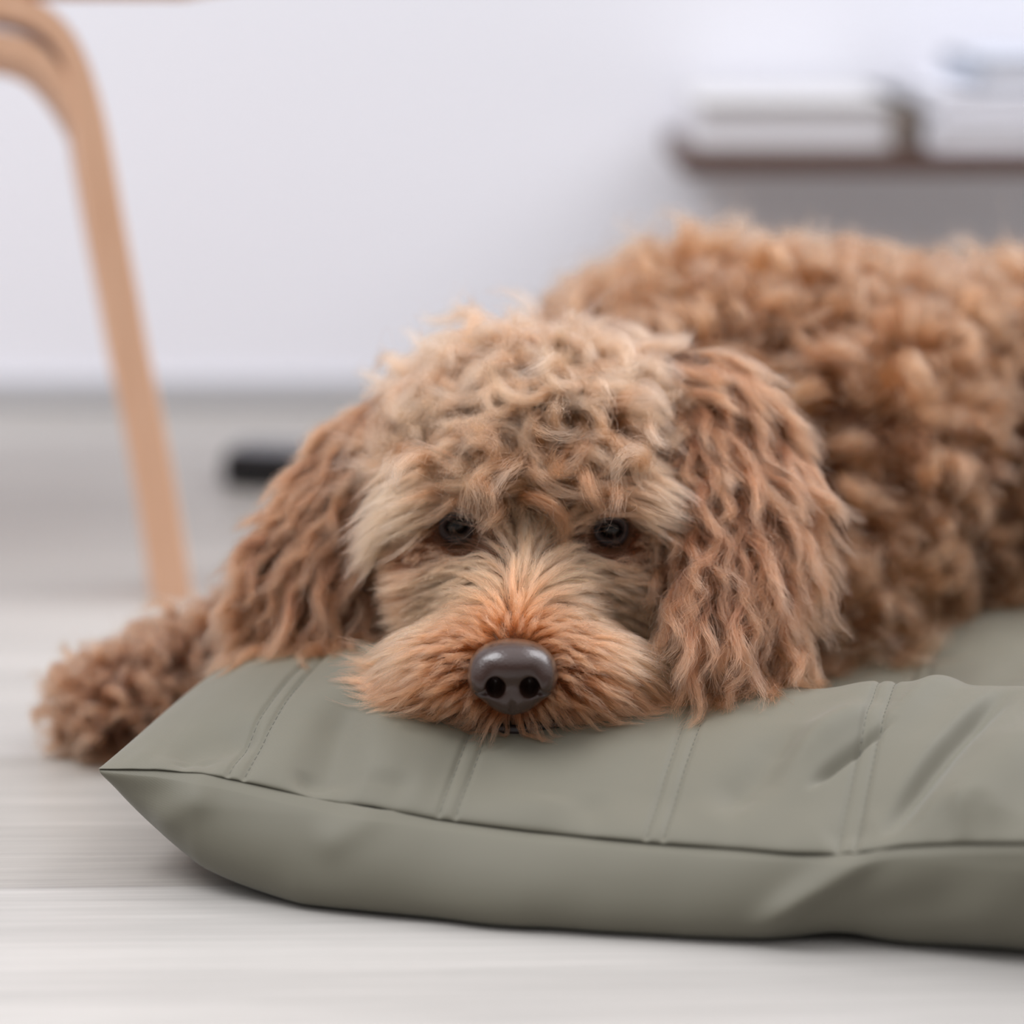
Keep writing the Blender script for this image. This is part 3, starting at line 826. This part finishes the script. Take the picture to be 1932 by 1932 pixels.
strip([(-840 - x, y, t) for x, y, t in leg_px[:-1]] + [(-425, 4, .0175)], 0.055, 'leg', chair, 0.16)
sc = at(-330, -30, CD); se = at(150, -22, CD)
bm = bmesh.new(); box_bm(bm, (0.44, 0.40, 0.022), (sc[0] + 0.003, CD + 0.20, se[2] + 0.004), 0.008)
bm_obj('seat', bm, m_wood, chair)
bm = bmesh.new(); box_bm(bm, (0.05, 0.024, se[2] - 0.006), (sc[0] - 0.14, CD + 0.34, (se[2] - 0.006) / 2), 0.004, Matrix.Identity(3))
bm_obj('leg', bm, m_wood, chair)

# ------------------------------------------------------------------ low shelf with books, right background
m_dark, nd, lk, pr = material('dark_walnut', 0.5, srgb(82, 56, 46))
SY = 2.19
zs = at(1300, 298, SY)[2]
sx0, sx1 = at(1284, 298, SY)[0], at(2350, 330, SY)[0]
bm = bmesh.new()
box_bm(bm, (sx1 - sx0, 0.24, 0.017), ((sx0 + sx1) / 2, WALL_Y - 0.125, zs - 0.004), 0.002)
shelf = bm_obj('wall_shelf', bm, m_dark); tag(shelf, 'dark brown low shelf board on the back wall carrying books', 'shelf')
SHT = zs + 0.0045
m_page, *_ = material('white_paper', 0.8, (0.72, 0.71, 0.74, 1))
m_grey, *_ = material('pale_grey_cover', 0.6, (0.52, 0.51, 0.51, 1))
m_brown, *_ = material('grey_brown_spine', 0.6, srgb(128, 116, 108))
m_white, *_ = material('white_cover', 0.5, (0.80, 0.80, 0.86, 1))
m_blue, *_ = material('grey_blue_cover', 0.6, srgb(176, 182, 194))
def book(name, x0, x1, y0, depth, z0, h, cover, spine_mat, spine_right, label, group):
    ox = (x0 + x1) / 2
    e = empty(name, (ox, y0 + depth / 2, z0)); tag(e, label, 'book', group)
    c = 0.0035
    b = bmesh.new(); box_bm(b, (x1 - x0 - 0.006, depth - 0.008, h - 2 * c), (ox, y0 + depth / 2, z0 + h / 2), 0.0006); bm_obj('page_block', b, m_page, e)
    for zz in (z0 + c / 2, z0 + h - c / 2):
        b = bmesh.new(); box_bm(b, (x1 - x0, depth, c), (ox, y0 + depth / 2, zz), 0.0008); bm_obj('cover', b, cover, e)
    xs_ = x1 - c if spine_right else x0 + c
    b = bmesh.new(); box_bm(b, (2 * c if not spine_right else 0.022, depth, h), (xs_ - (0.008 if spine_right else 0), y0 + depth / 2, z0 + h / 2), 0.0012); bm_obj('spine', b, spine_mat, e)
    return e
bx0, bx1 = at(1318, 240, SY)[0], at(1742, 240, SY)[0]
bh = (at(1500, 190, SY)[2] - at(1500, 283, SY)[2])
book('book', bx0, bx1, 2.21, 0.20, SHT, bh, m_grey, m_brown, True, 'pale grey hardback with brown spine lying at the left end of the dark shelf', 'books on the low shelf')
wx0, wx1 = at(1752, 270, SY)[0], at(2200, 270, SY)[0]
z1 = SHT
h1 = 0.026
book('book', wx0, wx1, 2.195, 0.21, z1, h1, m_white, m_white, False, 'thick white book, lowest in the stack on the right of the shelf', 'books on the low shelf')
book('book', wx0 + 0.004, wx1 - 0.01, 2.20, 0.20, z1 + h1, 0.021, m_white, m_white, False, 'white book in the middle of the stack, under the grey blue one', 'books on the low shelf')
book('book', at(1846, 130, SY)[0], wx1 - 0.03, 2.21, 0.17, z1 + h1 + 0.021, 0.024, m_blue, m_blue, False, 'small grey blue book topmost on the white stack', 'books on the low shelf')

# ------------------------------------------------------------------ small black box on the floor behind the ear
m_blk, *_ = material('black_plastic', 0.35, srgb(26, 26, 30), 0.5)
c0 = atz(436, 925, 0.0)
yaw = math.radians(-14)
b = bmesh.new(); rot = Matrix.Rotation(yaw, 3, 'Z')
box_bm(b, (0.15, 0.055, 0.026), (c0[0] + 0.07, c0[1] + 0.016, 0.0135), 0.007, rot)
bo = empty('box', (c0[0] + 0.07, c0[1] + 0.016, 0)); tag(bo, 'small flat black box lying on the floor behind the dog ear', 'box')
bm_obj('case', b, m_blk, bo)
m_lit_top, *_ = material('lit_black_plastic', 0.25, srgb(58, 58, 64), 0.6)  # lighter copy of the black plastic: light on the box top put into colour
b = bmesh.new(); box_bm(b, (0.142, 0.047, 0.003), (c0[0] + 0.07, c0[1] + 0.016, 0.0275), 0.0012, rot)
bm_obj('lit_top', b, m_lit_top, bo)
